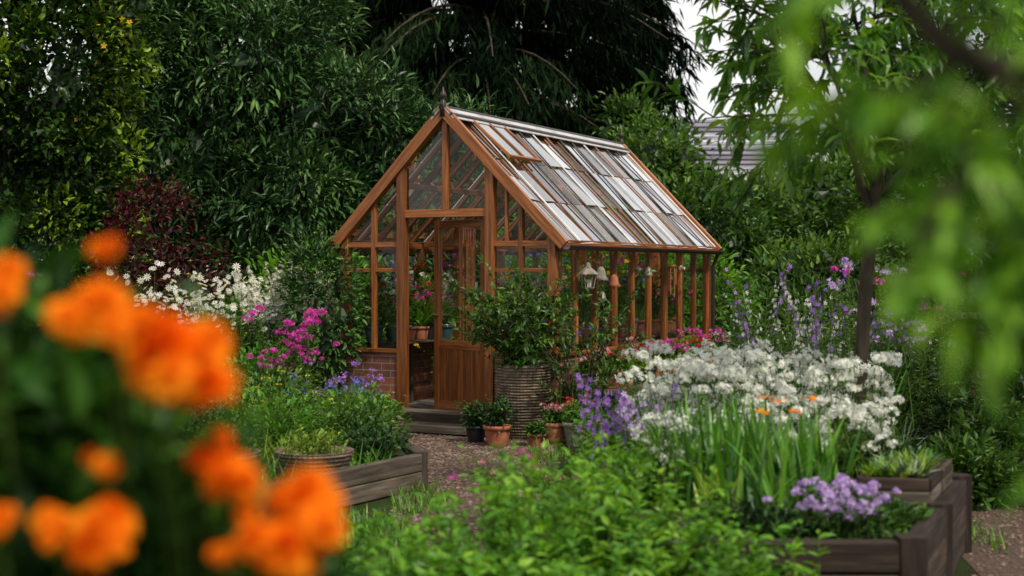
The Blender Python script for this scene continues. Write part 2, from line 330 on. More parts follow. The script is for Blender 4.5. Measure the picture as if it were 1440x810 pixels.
def blades(mb,B,h,w,mat='iris',spread=.25,tone=.4):
    n=len(B);g=rng.integers(0,4,n)
    for k in range(4):
        b=B[g==k];m=len(b)
        if m==0: continue
        az=rng.random(m)*6.283;d=np.stack([np.cos(az)*spread,np.sin(az)*spread,np.ones(m)],-1)+rng.normal(size=(m,3))*.06
        d=unit(d);o=np.stack([np.cos(az),np.sin(az),0*az],-1);z=-o;x=unit(np.cross(d,z));z=np.cross(x,d)
        s=h[0]+(h[1]-h[0])*rng.random(m);mb.tmpl(BLADES[k],b,np.stack([x,d,z],-1),np.stack([w*(.7+.5*rng.random(m)),s,s],-1),mat,tone+.25*rng.normal(size=m))
def grow(mb,p,d,L,r,lv,lf,droop=.1,kids=(5,5,4),matb='bark'):
    p=A(p);d=unit(A(d));k=6;pts=[p];dd=d
    for i in range(k):
        dd=unit(dd+rng.normal(size=3)*.13+A((0,0,-droop if lv<2 else .02)));pts.append(pts[-1]+dd*L/k)
    pts=np.array(pts);mb.tube(pts,np.linspace(r,max(r*.35,.002),k+1),matb,6 if lv>0 else 4)
    if lv<=1:
        n=lf['n'] if lv==0 else lf['n']//2;t=(.1+.9*rng.random(n))*k;i=np.minimum(t.astype(int),k-1);q=pts[i]+(pts[i+1]-pts[i])*(t-i)[:,None]
        dv=unit(pts[i+1]-pts[i]);o=rng.normal(size=(n,3))*.6+dv*.7+A((0,0,-lf.get('dr',.35)));s=lf['l']*(.6+.55*rng.random(n))
        mb.tmpl(lf.get('T',LANCE),q,basis(o,.45),np.stack([s*lf['w'],s,s],-1),lf['m'],lf.get('t',.5)+.14*rng.normal()+.14*rng.normal(size=n))
    if lv>0:
        for j in range(kids[lv-1]):
            t=.25+.75*(j+rng.random()*.6)/kids[lv-1];f=t*k;i=min(int(f),k-1);q=pts[i]+(pts[i+1]-pts[i])*(f-i)
            dv=unit(pts[i+1]-pts[i]);nd=unit(dv*.75+rdir(1)[0]*.85+A((0,0,.1)));grow(mb,q,nd,L*(.5+.2*rng.random()),r*.5,lv-1,lf,droop,kids,matb)
# ------------------------------------------------------------------ world / sun / camera
el=math.radians(52)
w=bpy.data.worlds.new('World');sc.world=w;w.use_nodes=True;nt=w.node_tree;bg=nt.nodes['Background']
sk=nt.nodes.new('ShaderNodeTexSky');sk.sky_type='NISHITA';sk.sun_disc=False;sk.sun_elevation=el
sd=Vector((.42,-.55,0)).normalized()
sk.sun_rotation=math.atan2(sd.x,sd.y)
tc=nt.nodes.new('ShaderNodeTexCoord')
no2=nt.nodes.new('ShaderNodeTexNoise');no2.inputs['Scale'].default_value=5;no2.inputs['Detail'].default_value=4
nt.links.new(tc.outputs['Generated'],no2.inputs['Vector'])
cl=ramp(nt,[(.3,(6.5,6.7,7.0)),(.58,(12.5,12.5,12.5))]);nt.links.new(no2.outputs[0],cl.inputs[0])
rp=ramp(nt,[(.3,(.65,.65,.65)),(.55,(1,1,1))]);nt.links.new(no2.outputs[0],rp.inputs[0])
mx=nt.nodes.new('ShaderNodeMixRGB');nt.links.new(rp.outputs[0],mx.inputs[0]);nt.links.new(sk.outputs[0],mx.inputs[1]);nt.links.new(cl.outputs[0],mx.inputs[2])
nt.links.new(mx.outputs[0],bg.inputs[0]);bg.inputs[1].default_value=.082
sl=bpy.data.lights.new('sun','SUN');sl.energy=3.4;sl.angle=math.radians(5);sl.color=(1,.92,.78);so=bpy.data.objects.new('sun',sl);sc.collection.objects.link(so)
dv=Vector((sd.x*math.cos(el),sd.y*math.cos(el),math.sin(el)));so.rotation_euler=dv.to_track_quat('Z','Y').to_euler();so.location=(5,-5,12)
cd=bpy.data.cameras.new('camera');cam=bpy.data.objects.new('camera',cd);sc.collection.objects.link(cam);sc.camera=cam
cam.location=(0,0,1.58);cam.rotation_euler=(math.radians(90-.716),0,0);cd.lens=50;cd.sensor_width=36;cd.clip_end=1000;cd.clip_start=.05
cd.dof.use_dof=True;cd.dof.focus_distance=13.8;cd.dof.aperture_fstop=1.8
# ------------------------------------------------------------------ ground & paths
def groundmat():
    m,nt,out=newmat('garden_ground');N=nt.nodes.new;L=nt.links.new;s=N('ShaderNodeTexCoord')
    n=N('ShaderNodeTexNoise');n.inputs['Scale'].default_value=1.4;n.inputs['Detail'].default_value=8;L(s.outputs['Object'],n.inputs['Vector'])
    n2=N('ShaderNodeTexNoise');n2.inputs['Scale'].default_value=40;n2.inputs['Detail'].default_value=5;L(s.outputs['Object'],n2.inputs['Vector'])
    r=ramp(nt,[(.4,(.03,.022,.014)),(.52,(.03,.04,.012)),(.7,(.03,.055,.012))]);L(n.outputs[0],r.inputs[0])
    p=N('ShaderNodeBsdfPrincipled');p.inputs['Roughness'].default_value=.95;p.inputs['Specular IOR Level'].default_value=.1;L(r.outputs[0],p.inputs['Base Color'])
    b=N('ShaderNodeBump');b.inputs['Distance'].default_value=.03;L(n2.outputs[0],b.inputs['Height']);L(b.outputs[0],p.inputs['Normal']);L(p.outputs[0],out.inputs[0]);return m
mb=MB();gm=groundmat();mb.quad([(-400,-60,0),(400,-60,0),(400,700,0),(-400,700,0)],gm);mb.build('ground')
gravel=noisemat('gravel',[(.045,.028,.02),(.11,.07,.052),(.2,.14,.11)],(60,60,60),None,.95,1.0,bdist=.02)
def path(name,pts,nst):
    mb=MB();pts=A(pts);m=len(pts)
    V=[]
    for (x,y,w_) in pts: V+=[(x-w_,y,.004),(x+w_,y,.004)]
    lo=[]
    for i in range(m-1): lo+=[2*i,2*i+1,2*i+3,2*i+2]
    mb.add(V,lo,[4]*(m-1),gravel)
    i=rng.integers(0,m-1,nst);t=rng.random(nst);q=pts[i]*(1-t)[:,None]+pts[i+1]*t[:,None];x=q[:,0]+q[:,2]*1.05*(2*rng.random(nst)-1)
    P=np.stack([x,q[:,1],np.full(nst,.006)],-1);mb.tmpl(STONE,P,basis(np.stack([rng.normal(size=nst),rng.normal(size=nst),0*x],-1),.2),.006+.012*rng.random(nst)**2,'pebble',rng.random(nst));mb.build(name)
path('gravel_path',[(-.25,5,.45),(-.25,7,.5),(-.2,9,.55),(-.25,11,.6),(-.35,12.6,.7),(-.35,13.7,.8)],12000)
path('side_gravel_path',[(3.1,3.5,.9),(3.2,6,.95),(3.4,8,.9),(3.6,10,.7),(3.8,12,.5)],7000)
# ------------------------------------------------------------------ greenhouse
TH=math.radians(26.4);GO=A((-.66,14.24,.12));E=A((math.cos(TH),-math.sin(TH),0));D=A((math.sin(TH),math.cos(TH),0))
def G(x,y,z=0): return tuple(GO+E*x+D*y+A((0,0,z)))
gh=bpy.data.objects.new('greenhouse',None);sc.collection.objects.link(gh);gh.location=GO;gh.rotation_euler=(0,0,-TH)
HW,LL,KW,RZ,SL=1.2,4.6,.62,3.06,1.023
rz=lambda x: RZ-SL*abs(x)
mb=MB()
for a,b in (((-1.23,-.03,-.12),(-.56,.09,KW)),((.56,-.03,-.12),(1.23,.09,KW)),((-1.23,.09,-.12),(-1.11,LL-.09,KW)),((1.11,.09,-.12),(1.23,LL-.09,KW)),((-1.23,LL-.09,-.12),(1.23,LL+.03,KW))): mb.box(a,b,'brick')
mb.build('brick_knee_wall',gh)
mb=MB();mb.box((-1.1,.1,-.1),(1.1,LL-.1,.0),'brick');mb.box((-.52,-.02,-.1),(.52,.1,.002),'brick');mb.build('brick_floor',gh)
mb=MB();B=mb.beam
B((-1.27,.03,KW+.02),(-.55,.03,KW+.02),.17,.04);B((.55,.03,KW+.02),(1.27,.03,KW+.02),.17,.04)
for sx in (-1,1): B((sx*1.17,.117,KW+.018),(sx*1.17,LL-.117,KW+.018),.17,.036)
B((-1.27,LL-.03,KW+.02),(1.27,LL-.03,KW+.02),.17,.04)
Z0=KW+.04
for y in (0,LL):
    for sx in (-1,1):
        B((sx*1.18,y,Z0),(sx*1.18,y,rz(1.18)-.03),.085,.09)
        z0=0 if y==0 else Z0
        B((sx*.505,y,z0),(sx*.505,y,rz(.505)-.05),.095,.1,ref=(0,1,0))
        B((sx*.84,y,Z0),(sx*.84,y,rz(.84)-.05),.045,.062,ref=(0,1,0))
        B((sx*.553,y,1.72),(sx*1.137,y,1.72),.055,.055)
        B((sx*.553,y,1.46),(sx*1.137,y,1.46),.03,.04)
        if sx>0: B((sx*.68,y,1.75),(sx*.68,y,rz(.68)-.05),.03,.04,ref=(0,1,0))
    B((-.457,y,2.03),(.457,y,2.03),.07,.08)
    B((0,y,2.065),(0,y,2.97),.055,.065,ref=(0,1,0))
    if y: 
        for x in (-.25,0,.25): B((x,y,Z0),(x,y,1.995),.035,.05,ref=(0,1,0))
        B((-.457,y,1.46),(.457,y,1.46),.03,.04)
    o=-.055 if y==0 else .055
    for sx in (-1,1):
        B((sx*1.32,y+o,rz(1.32)-.01),(sx*.004,y+o,RZ-.01),.11,.045,ref=(0,1,.001))
        B((sx*1.26,y,rz(1.26)-.03),(sx*.03,y,RZ-.06),.07,.06,ref=(0,1,.001))
npst=9
for sx in (-1,1):
    for i in range(1,npst):
        y=LL*i/npst;wd=.075 if i%3==0 else .048
        B((sx*1.18,y,Z0),(sx*1.18,y,1.70),wd,.065,ref=(1,0,0))
    B((sx*1.18,.05,1.735),(sx*1.18,LL-.05,1.735),.07,.075)
    B((sx*1.285,-.03,rz(1.285)-.035),(sx*1.285,LL+.03,rz(1.285)-.035),.03,.09)
nb=13
for sx in (-1,1):
    for i in range(nb+1):
        y=.02+(LL-.04)*i/nb
        B((sx*1.27,y,rz(1.27)-.035),(sx*.03,y,RZ-.07),.034,.05,ref=(0,1,.001),rnd=.0+.4*rng.random())
B((0,-.03,RZ-.05),(0,LL+.03,RZ-.05),.05,.12)
for x in (-1,1): B((x*.62,.05,rz(.62)-.09),(x*.62,LL-.05,rz(.62)-.09),.04,.06)
for y in (1.53,3.06): B((-1.13,y,1.75),(1.13,y,1.75),.04,.06)
mb.build('timber_frame',gh)
mb=MB()
for sx in (-1,1):
    for i in range(nb+1):
        y=.02+(LL-.04)*i/nb
        mb.beam((sx*1.30,y,rz(1.30)+.018),(sx*.06,y,rz(.06)+.018),.012,.026,('gutter','metal','wood','gutter')[i%4],ref=(0,1,.001),ch=.002)
    mb.beam((sx*.075,-.08,RZ-.038),(sx*.075,LL+.08,RZ-.038),.15,.012,'metal',ref=(sx*.715,0,.7),ch=.002)
    mb.beam((sx*.10,-.08,RZ-.05),(sx*.10,LL+.08,RZ-.05),.03,.03,'gutter',ref=(sx*.715,0,.7),ch=.002)
mb.tube([(0,-.1,RZ+.02),(0,LL+.1,RZ+.02)],.028,'gutter',10)
mb.build('ridge_and_glazing_caps',gh)
mb=MB()
for sx in (-1,1):
    a=np.linspace(-math.pi,0,9);y0,y1=-.06,LL+.06;V=[];cx,cz=sx*1.345,1.70
    for y in (y0,y1):
        for t in a: V.append((cx+.045*math.cos(t),y,cz+.045*math.sin(t)))
    lo=[]
    for i in range(8): lo+=[i,i+1,9+i+1,9+i]
    mb.add(V,lo,[4]*8,'gutter',.5,smooth=True)
mb.tube([(1.33,LL-.02,1.66),(1.27,LL-.02,1.5),(1.27,LL-.02,0)],.025,'gutter',8)
mb.build('gutter',gh)
mb=MB()
for y in (-.06,LL+.06): mb.lathe([(0.001,.2),(.008,.19),(.012,.16),(.03,.13),(.034,.11),(.028,.09),(.012,.075),(.018,.06),(.03,.04),(.034,0),(.034,-.1),(.001,-.1)],(0,y,RZ+.03),'gutter',14)
mb.build('finials',gh)
mb=MB()
def pane(pts,mat,tilt=.004,rn=None,t=None):
    p=A(pts);n=np.cross(p[1]-p[0],p[3]-p[0]);n/=np.linalg.norm(n)
    if t is None: t=rng.normal(size=2)*tilt
    off=A([-t[0]-t[1],t[0]-t[1],t[0]+t[1],-t[0]+t[1]]);p=p+off[:,None]*n
    mb.quad(p,mat,rng.random() if rn is None else min(1,max(0,rn)))
vent={(1,1),(1,2)}
for sx in (-1,1):
    for i in range(nb):
        ya=.02+(LL-.04)*i/nb;yb=.02+(LL-.04)*(i+1)/nb;cr_=rng.random();ct_=rng.normal(size=2)*.005
        for j in range(3):
            if j==0 and (sx,i) in vent: continue
            xa,xb=.05+.42*j,.05+.42*(j+1)-.005
            q=[(sx*xa,ya+.01,rz(xa)-.008),(sx*xa,yb-.01,rz(xa)-.008),(sx*xb,yb-.01,rz(xb)-.002),(sx*xb,ya+.01,rz(xb)-.002)]
            if sx>0: q=[q[0],q[3],q[2],q[1]]
            pane(q,'rglass' if sx>0 else 'glass',rn=cr_+.15*rng.normal(),t=ct_+rng.normal(size=2)*.002)
ys=[LL*i/npst for i in range(npst+1)]
for sx in (-1,1):
    for a,b in zip(ys[:-1],ys[1:]): pane([(sx*1.18,a+.02,Z0),(sx*1.18,b-.02,Z0),(sx*1.18,b-.02,1.70),(sx*1.18,a+.02,1.70)],'glass',.002)
for y in (0,LL):
    for a,b in ((-1.14,-.86),(-.82,-.55),(.55,.82),(.86,1.14)):
        pane([(a,y,Z0),(b,y,Z0),(b,y,1.70),(a,y,1.70)],'glass',.002)
        pane([(a,y,1.75),(b,y,1.75),(b,y,rz(b)-.06),(a,y,rz(a)-.06)],'glass',.002)
    for a,b in ((-.455,-.03),(.03,.455)): pane([(a,y,2.06),(b,y,2.06),(b,y,rz(b)-.07),(a,y,rz(a)-.07)],'glass',.002)
for a,b in ((-.45,-.27),(-.23,-.02),(.02,.23),(.27,.45)): pane([(a,LL,Z0),(b,LL,Z0),(b,LL,1.99),(a,LL,1.99)],'glass',.002)
mb.build('glass_panes',gh)
mb=MB()
def vent_(y0,y1,x0,x1,ang):
    zb=rz(x0)+.03;ln=(x1-x0)*1.43;a=-math.atan(SL)+ang
    p=lambda t,y:(x0+math.cos(a)*t,y,zb+math.sin(a)*t)
    for y in (y0,(y0+y1)/2,y1): mb.beam(p(0,y),p(ln,y),.03,.03,'wood',ref=(0,1,.001))
    for t in (0,ln): mb.beam(p(t,y0-.02),p(t,y1+.02),.03,.035,'wood',ref=(-math.sin(a),0,math.cos(a)))
    mb.quad([p(0,y0),p(ln,y0),p(ln,y1),p(0,y1)],'rglass')
w_=(LL-.04)/nb
vent_(.02+w_,.02+3*w_,.07,.5,math.radians(4))
mb.build('roof_vent',gh)
mb=MB();W=.88
for x in (.045,W-.045): mb.beam((-x,0,.02),(-x,0,1.97),.085,.045,'wood',ref=(0,1,0))
for z,h in ((.07,.11),(.70,.09),(1.93,.08)): mb.beam((-.09,0,z),(-W+.09,0,z),.04,h,'wood',ref=(0,0,1))
npk=7
for i in range(npk):
    x=.09+(W-.18)*(i+.5)/npk;mb.beam((-x,0,.125),(-x,0,.655),(W-.18)/npk-.004,.022,'wood',ref=(0,1,0),ch=.005,rnd=.1+.5*rng.random())
mb.beam((-W/2,0,.745),(-W/2,0,1.89),.028,.03,'wood',ref=(0,1,0))
mb.quad([(-.09,0.002,.745),(-W+.09,0.002,.745),(-W+.09,0.002,1.89),(-.09,0.002,1.89)],'glass')
mb.tube([(-W+.045,-.03,1.0),(-W+.045,-.07,1.0),(-W+.15,-.075,1.0)],.009,'brass',8);mb.lathe([(0.001,0),(.03,0),(.03,.012),(0.001,.012)],(-W+.045,-.03,.99),'brass',12)
d=mb.build('door',gh,(.455,.02,.0),-math.radians(25))
mb=MB()
for sx in (-1,1):
    for k in range(5): x=sx*(.66+.1*k);mb.beam((x,.22,.70),(x,LL-.2,.70),.07,.022,'wgrey')
    for i in range(6):
        y=.25+(LL-.5)*i/5
        for x in (.68,1.04): mb.beam((sx*x,y,.0),(sx*x,y,.66),.045,.045,'wgrey')
        mb.beam((sx*.64,y,.675),(sx*1.08,y,.675),.04,.03,'wgrey')
    if sx<0: mb.beam((sx*1.06,.2,1.25),(sx*1.06,LL-.2,1.25),.16,.02,'wgrey')
mb.beam((-.55,LL-.45,.7),(.55,LL-.45,.7),.4,.03,'wgrey')
for x in (-.5,.5): mb.beam((x,LL-.45,0),(x,LL-.45,.68),.05,.05,'wgrey')
mb.build('potting_bench',gh)
mb=MB()
for (x0,x1,y,z) in ((-.62,.62,-.15,.07),(-.62,.62,-.29,.066)): mb.beam((x0,y,z-.03),(x1,y,z-.03),.135,.06,'wgrey')
for (x0,x1,y,z) in ((-.78,.78,-.43,-.03),(-.78,.78,-.57,-.034)): mb.beam((x0,y,z-.03),(x1,y,z-.03),.135,.07,'wgrey')
mb.beam((-.62,-.36,-.0),(.62,-.36,-.0),.02,.11,'wdark')
mb.build('wooden_steps',None,GO,-TH)
mb=MB()
for k in range(5): mb.beam((1.34+.1*k,.0,.3),(1.34+.1*k,3.9,.3),.09,.04,'wgrey')
mb.beam((1.8,.0,.25),(1.8,3.9,.25),.03,.09,'wdark')
for y in (.1,1.1,2.0,2.9,3.8):
    for x in (1.38,1.74): mb.beam((x,y,-.12),(x,y,.278),.06,.06,'wgrey')
mb.build('pot_bench',None,GO,-TH)
# ------------------------------------------------------------------ pots
def potmesh(mb,c,R,H,mat):
    if mat=='wicker':
        n=int(H/.026);pr=[(.001,0)]
        for i in range(n*4+1):
            t=i/(n*4);pr.append((R*(.78+.25*math.sin(t*2.0))+.009*math.sin(i*math.pi/2),t*H))
        pr+=[(pr[-1][0]-.03,H-.01),(pr[-1][0]-.05,H-.05),(.001,H-.05)]
        mb.lathe(pr,c,mat,28)
    else:
        mb.lathe([(.001,0),(R*.68,0),(R*.7,.01),(R*.9,H*.78),(R*.9,H*.8),(R,H*.81),(R*1.02,H*.99),(R*.97,H),(R*.86,H*.97),(R*.84,H*.85),(.001,H*.86)],c,mat,24,rng.random())
    mb.lathe([(.001,H*.88+.002),(R*.8,H*.875+.002)],c,'soil',16)
NM={'bush':'potted_shrub','ball':'topiary_pot','grass':'potted_grass','flower':'potted_flower','trail':'potted_herb','suc':'potted_succulent'}
def potted(c,R,H,mat,kind,size,leaf='mid',fl=None,name=None):
    mb=MB();potmesh(mb,c,R,H,mat);top=A(c)+A((0,0,H*.88))
    if kind=='ball':
        bush(mb,top+A((0,0,size*.9)),(size,size,size),1500,.022,.014,leaf,shell=.15);mb.tube([top,top+A((0,0,size))],.01,'bark')
    elif kind=='grass': blades(mb,disc(top[0],top[1],R*.6,R*.6,70,top[2]),(size*.6,size),.012,leaf,.5)
    elif kind=='suc': blades(mb,disc(top[0],top[1],R*.4,R*.4,30,top[2]),(size*.6,size),.03,leaf,.8)
    else:
        n=14 if kind!='bush' else 20
        perennial(mb,disc(top[0],top[1],R*.55,R*.55,n,top[2]),(size*.6,size*1.1),.3,.003,(LEAF2,.06,.03,22,.15,1,leaf,.3),('dome',fl,.016,12,.04,.8) if fl else None)
        bush(mb,top+A((0,0,size*.35)),(R*1.25,R*1.25,size*.5),260,.045,.022,leaf,LEAF2)
    return mb.build(name or NM[kind])
pm=['terra','terra','stonepot','black','teal','terra']
fls=['mag','red','pink','white','mag','blue','purple','yellow']
kn=['bush','flower','grass','trail','suc','flower']
potted(G(-1.0,.24,.71),.11,.17,'teal','ball',.13,'midd');potted(G(-.68,.24,.71),.12,.18,'teal','ball',.14,'mid')
for sx in (-1,1):
    y=.5 if sx<0 else .3
    while y<4.3:
        R=.07+.06*rng.random();k=kn[rng.integers(6)]
        potted(G(sx*(.74+.22*rng.random()),y,.711),R,R*1.6,pm[rng.integers(6)],k,.28+.5*rng.random(),['mid','bright','bright','lime'][rng.integers(4)],fls[rng.integers(8)])
        y+=R*1.5+.03+.05*rng.random()
for i in range(7):
    x=-.5+.16*i;potted(G(x,LL-.45,.716),.07,.12,pm[rng.integers(6)],kn[rng.integers(6)],.3+.4*rng.random(),'bright',fls[rng.integers(8)])
for y in (.4,.8,1.3,1.9): potted(G(-1.05,y,1.261),.05,.09,'terra','trail',.16,'bright',fls[rng.integers(8)])
potted(G(-.8,.6,.711),.1,.15,'terra','flower',.5,'bright','mag');potted(G(-1.0,.7,.711),.1,.15,'terra','flower',.4,'bright','pink')
for (x,y,s,l) in ((.85,.45,.75,'bright'),(.9,1.5,.8,'mid'),(.85,2.5,.8,'bright'),(.9,3.4,.8,'mid'),(-.9,1.2,.7,'lime'),(-.85,2.4,.9,'bright'),(-.9,3.5,.9,'mid')): potted(G(x,y,.711),.11,.17,'terra','bush',s,l)
potted(G(-.42,.75,0),.13,.24,'terra','flower',.5,'lime','yellow');potted(G(-.1,1.9,0),.16,.3,'terra','flower',.8,'bright','yellow');potted(G(.3,2.6,0),.16,.3,'stonepot','bush',1.1,'mid');potted(G(-.42,1.35,0),.15,.28,'stonepot','bush',.9,'bright');potted(G(-.2,3.2,0),.17,.3,'stonepot','bush',1.3,'bright')
for (x0,y) in ((1.44,.1),(1.68,.2)):
    while y<3.8:
        R=.075+.045*rng.random()
        potted(G(x0+.06*(rng.random()-.5),y,.322),R,R*1.55,['black','terra','stonepot','terra'][rng.integers(4)],['trail','flower','suc','grass','flower'][rng.integers(5)],.14+.16*rng.random(),['lime','bright','mid','lime'][rng.integers(4)],['mag','pink','white','red',None][rng.integers(5)])
        y+=R*1.9+.02
for (x,y,R,k,l,f) in ((2.05,.3,.13,'grass','bright',None),(2.1,1.0,.11,'flower','lime','mag'),(2.1,2.5,.12,'flower','mid','pink')):
    potted(G(x,y,-.12),R,R*1.7,['terra','black','stonepot'][rng.integers(3)],k,.26,l,f)
potted(G(1.6,4.5,-.12),.2,.62,'stonepot','bush',.3,'mid')
mb=MB();c=(.10,13.35,0);potmesh(mb,c,.25,.70,'wicker')
for k in range(11):
    a=k*.571*1.9;grow(mb,(c[0]+.05*math.cos(a),c[1]+.05*math.sin(a),.62),(math.cos(a)*.65,math.sin(a)*.65,1.0+.4*rng.random()),.6+.25*rng.random(),.012,1,dict(n=30,l=.08,w=.36,m='mid',t=.45,dr=.0),.0,(8,))
bush(mb,(.06,13.3,1.02),(.38,.38,.36),700,.07,.028,'mid',OVAL,tone=.35)
bush(mb,(.08,13.3,.76),(.24,.24,.12),300,.06,.024,'bright',OVAL,tone=.4)
mb.build('wicker_planter_shrub')
mb=MB()
for k in range(6): grow(mb,(.54+.05*k,13.25,.02),(rng.normal()*.12,.05,1),.95+.25*rng.random(),.01,1,dict(n=28,l=.075,w=.4,m='mid',t=.4,dr=.2),.0,(8,))
perennial(mb,disc(.6,13.2,.2,.15,10),(.95,1.25),.12,.003,None,('dome','blue',.018,8,.03,.4))
mb.build('climbing_plant')
potted((-.13,12.75,0),.13,.19,'terra','bush',.3,'midd')
potted((-.33,13.0,0),.10,.16,'black','bush',.26,'midd',name='potted_fern')
potted((.38,12.9,0),.11,.2,'terra','flower',.2,'mid','pink')
potted((.22,12.7,0),.09,.12,'terra','trail',.12,'mid')
potted((.58,12.75,0),.13,.22,'stonepot','flower',.25,'bright','red')
potted((-2.05,13.0,0.0),.21,.42,'terra','bush',.45,'mid','mag','magenta_phlox_pot')
potted((-1.42,13.2,0.0),.14,.3,'stonepot','flower',.2,'mid','purple')
potted((-1.5,13.9,0.0),.13,.2,'terra','trail',.2,'midd')
potted((-1.15,13.45,0.0),.11,.2,'wicker','trail',.2,'bright')
def bell(p,s,mat,name):
    mb=MB();mb.lathe([(.001,0),(s*.18,-.01),(s*.3,-s*.25),(s*.42,-s*.8),(s*.62,-s*1.1),(s*.58,-s*1.1),(s*.3,-s*.7),(.001,-s*.2)],p,mat,20);mb.tube([p,(p[0],p[1],p[2]+.12)],.003,'gutter',5)
    mb.lathe([(.001,-s*1.3),(s*.1,-s*1.22),(.001,-s*1.1)],p,mat,8);mb.build(name)
bell(G(1.28,.95,1.5),.13,'stonepot','hanging_bell');bell(G(1.28,1.3,1.42),.12,'terra','hanging_bell');bell(G(1.28,2.3,1.5),.1,'brass','hanging_bell');bell(G(1.28,.98,1.25),.09,'brass','hanging_bell')
mb=MB();c=A(G(1.33,.5,1.28));mb.lathe([(.001,.26),(.02,.25),(.03,.21),(.1,.15),(.105,.14),(.001,.14)],c,'stonepot',6,smooth=False)
mb.lathe([(.001,-.03),(.03,-.02),(.06,0),(.065,.012),(.001,.012)],c,'stonepot',6,smooth=False);mb.lathe([(.03,.012),(.035,.08),(.02,.09)],c,'cream',10)
for k in range(6): a=k*math.pi/3;mb.tube([c+A((.055*math.cos(a),.055*math.sin(a),0)),c+A((.08*math.cos(a),.08*math.sin(a),.145))],.006,'stonepot',5)
mb.tube([c+A((0,0,.25)),c+A((0,0,.4))],.004,'gutter',5);mb.build('hanging_lantern')
mb=MB();c=A(G(1.3,3.0,1.5))
for k in range(6): a=k*1.047;q=c+A((.045*math.cos(a),.045*math.sin(a),0));mb.tube([q,q-A((0,0,.2+.03*k))],.008,'terra',6)
mb.lathe([(.001,.02),(.06,.01),(.06,0),(.001,0)],c,'wood',14);mb.tube([c,c+A((0,0,.15))],.003,'gutter',4);mb.build('wind_chime')
mb=MB();c=A(G(.18,.12,1.88))
for k in range(9): q=c+E*(.03*k-.02);mb.tube([q,q-A((0,0,.12+.035*k))],.011,'terra',6)
mb.beam(c-E*.06,c+E*.28,.02,.02,'wood');mb.tube([c+E*.1,c+E*.1+A((0,0,.1))],.003,'gutter',4);mb.build('wind_chime')
# ------------------------------------------------------------------ raised beds
def sleepers(name,pts,h,rows,mat,th=.07,fill=None,z0=0):
    mb=MB();pts=[A(p) for p in pts];hh=h/rows
    seg=list(zip(pts[:-1],pts[1:]))
    for (a,b) in seg:
        dd=(b-a)/np.linalg.norm(b-a)
        for r in range(rows):
            s=0.0 if r%2 else .07
            a3=np.append(a+dd*s*.5,z0+hh*(r+.5));b3=np.append(b-dd*(.035),z0+hh*(r+.5))
            mb.beam(a3+rng.normal(size=3)*.004,b3+rng.normal(size=3)*.004,th,hh-.006,mat,ch=.008)
    for p in pts: mb.beam((p[0],p[1],z0),(p[0],p[1],z0+h+.015),th+.03,th+.03,mat,ch=.008)
    if fill:
        V=[(x,y,z0+h-.05) for x,y in fill];mb.add(V,list(range(len(V))),[len(V)],'soil')
    mb.build(name)
sleepers('timber_raised_bed',[(-2.7,7.0),(-1.62,8.6),(-.66,10.25),(-1.35,12.9)],.26,2,'wgrey',.07,fill=[(-6,7.0),(-2.7,7.0),(-1.62,8.6),(-.66,10.25),(-1.35,12.9),(-6,13.2)])
sleepers('timber_raised_bed',[(.45,6.1),(1.72,6.12),(2.1,7.0),(2.5,7.95),(2.62,11.3)],.42,3,'wdark',.09,fill=[(.45,6.1),(1.72,6.12),(2.5,7.95),(2.62,11.3),(.7,11.3)])
sleepers('timber_raised_bed',[(.45,6.1),(.7,11.3)],.42,3,'wdark',.08)
mb=MB()
def trough(P4,z,h):
    P4=[A(p) for p in P4]
    for a,b in zip(P4,P4[1:]+P4[:1]):
        for r in (0,1): mb.beam((*a,z+h*(r+.5)/2),(*b,z+h*(r+.5)/2),.025,h/2-.004,'wdark' if r else 'wgrey')
    cx=sum(P4)/4;q=[cx+(p-cx)*.95 for p in P4];mb.add([(x,y,z+h-.03) for x,y in q],[0,1,2,3],[4],'soil')
trough([(1.72,7.05),(2.05,6.98),(2.2,7.32),(1.86,7.38)],.425,.13);trough([(1.88,7.42),(2.22,7.36),(2.38,7.72),(2.04,7.78)],.425,.13)
P=np.stack([1.9+.25*(rng.random(44)-.5),7.36+.6*(rng.random(44)-.5),np.full(44,.52)],-1);P[:,0]+=(P[:,1]-7.36)*.42+.12
for p in P: blades(mb,np.repeat(p[None],16,0),(.06,.16),.022,['silver','lime','bright'][rng.integers(3)],.9)
mb.build('succulent_trough')
def bowl(c,R,H,name,n=300,leaf='lime'):
    mb=MB();pr=[(.001,0)]
    for i in range(25): t=i/24;pr.append((R*(.72+.28*t)+.009*math.sin(i*math.pi/2),t*H))
    pr+=[(R*.92,H),(R*.9,H-.04),(.001,H-.04)];mb.lathe(pr,c,'wicker',32)
    bush(mb,(c[0],c[1],c[2]+H),(R*.85,R*.85,.12),n,.04,.02,leaf,LEAF2,up=.7);perennial(mb,disc(c[0],c[1],R*.7,R*.7,40,c[2]+H-.03),(.08,.24),.3,.002,(LEAF2,.04,.018,9,.2,1,leaf,.5));mb.build(name)
bowl((-1.33,9.55,.2),.27,.17,'wicker_bowl_planter',450);bowl((-1.85,9.1,.2),.24,.22,'wicker_bowl_planter',450,'mid')
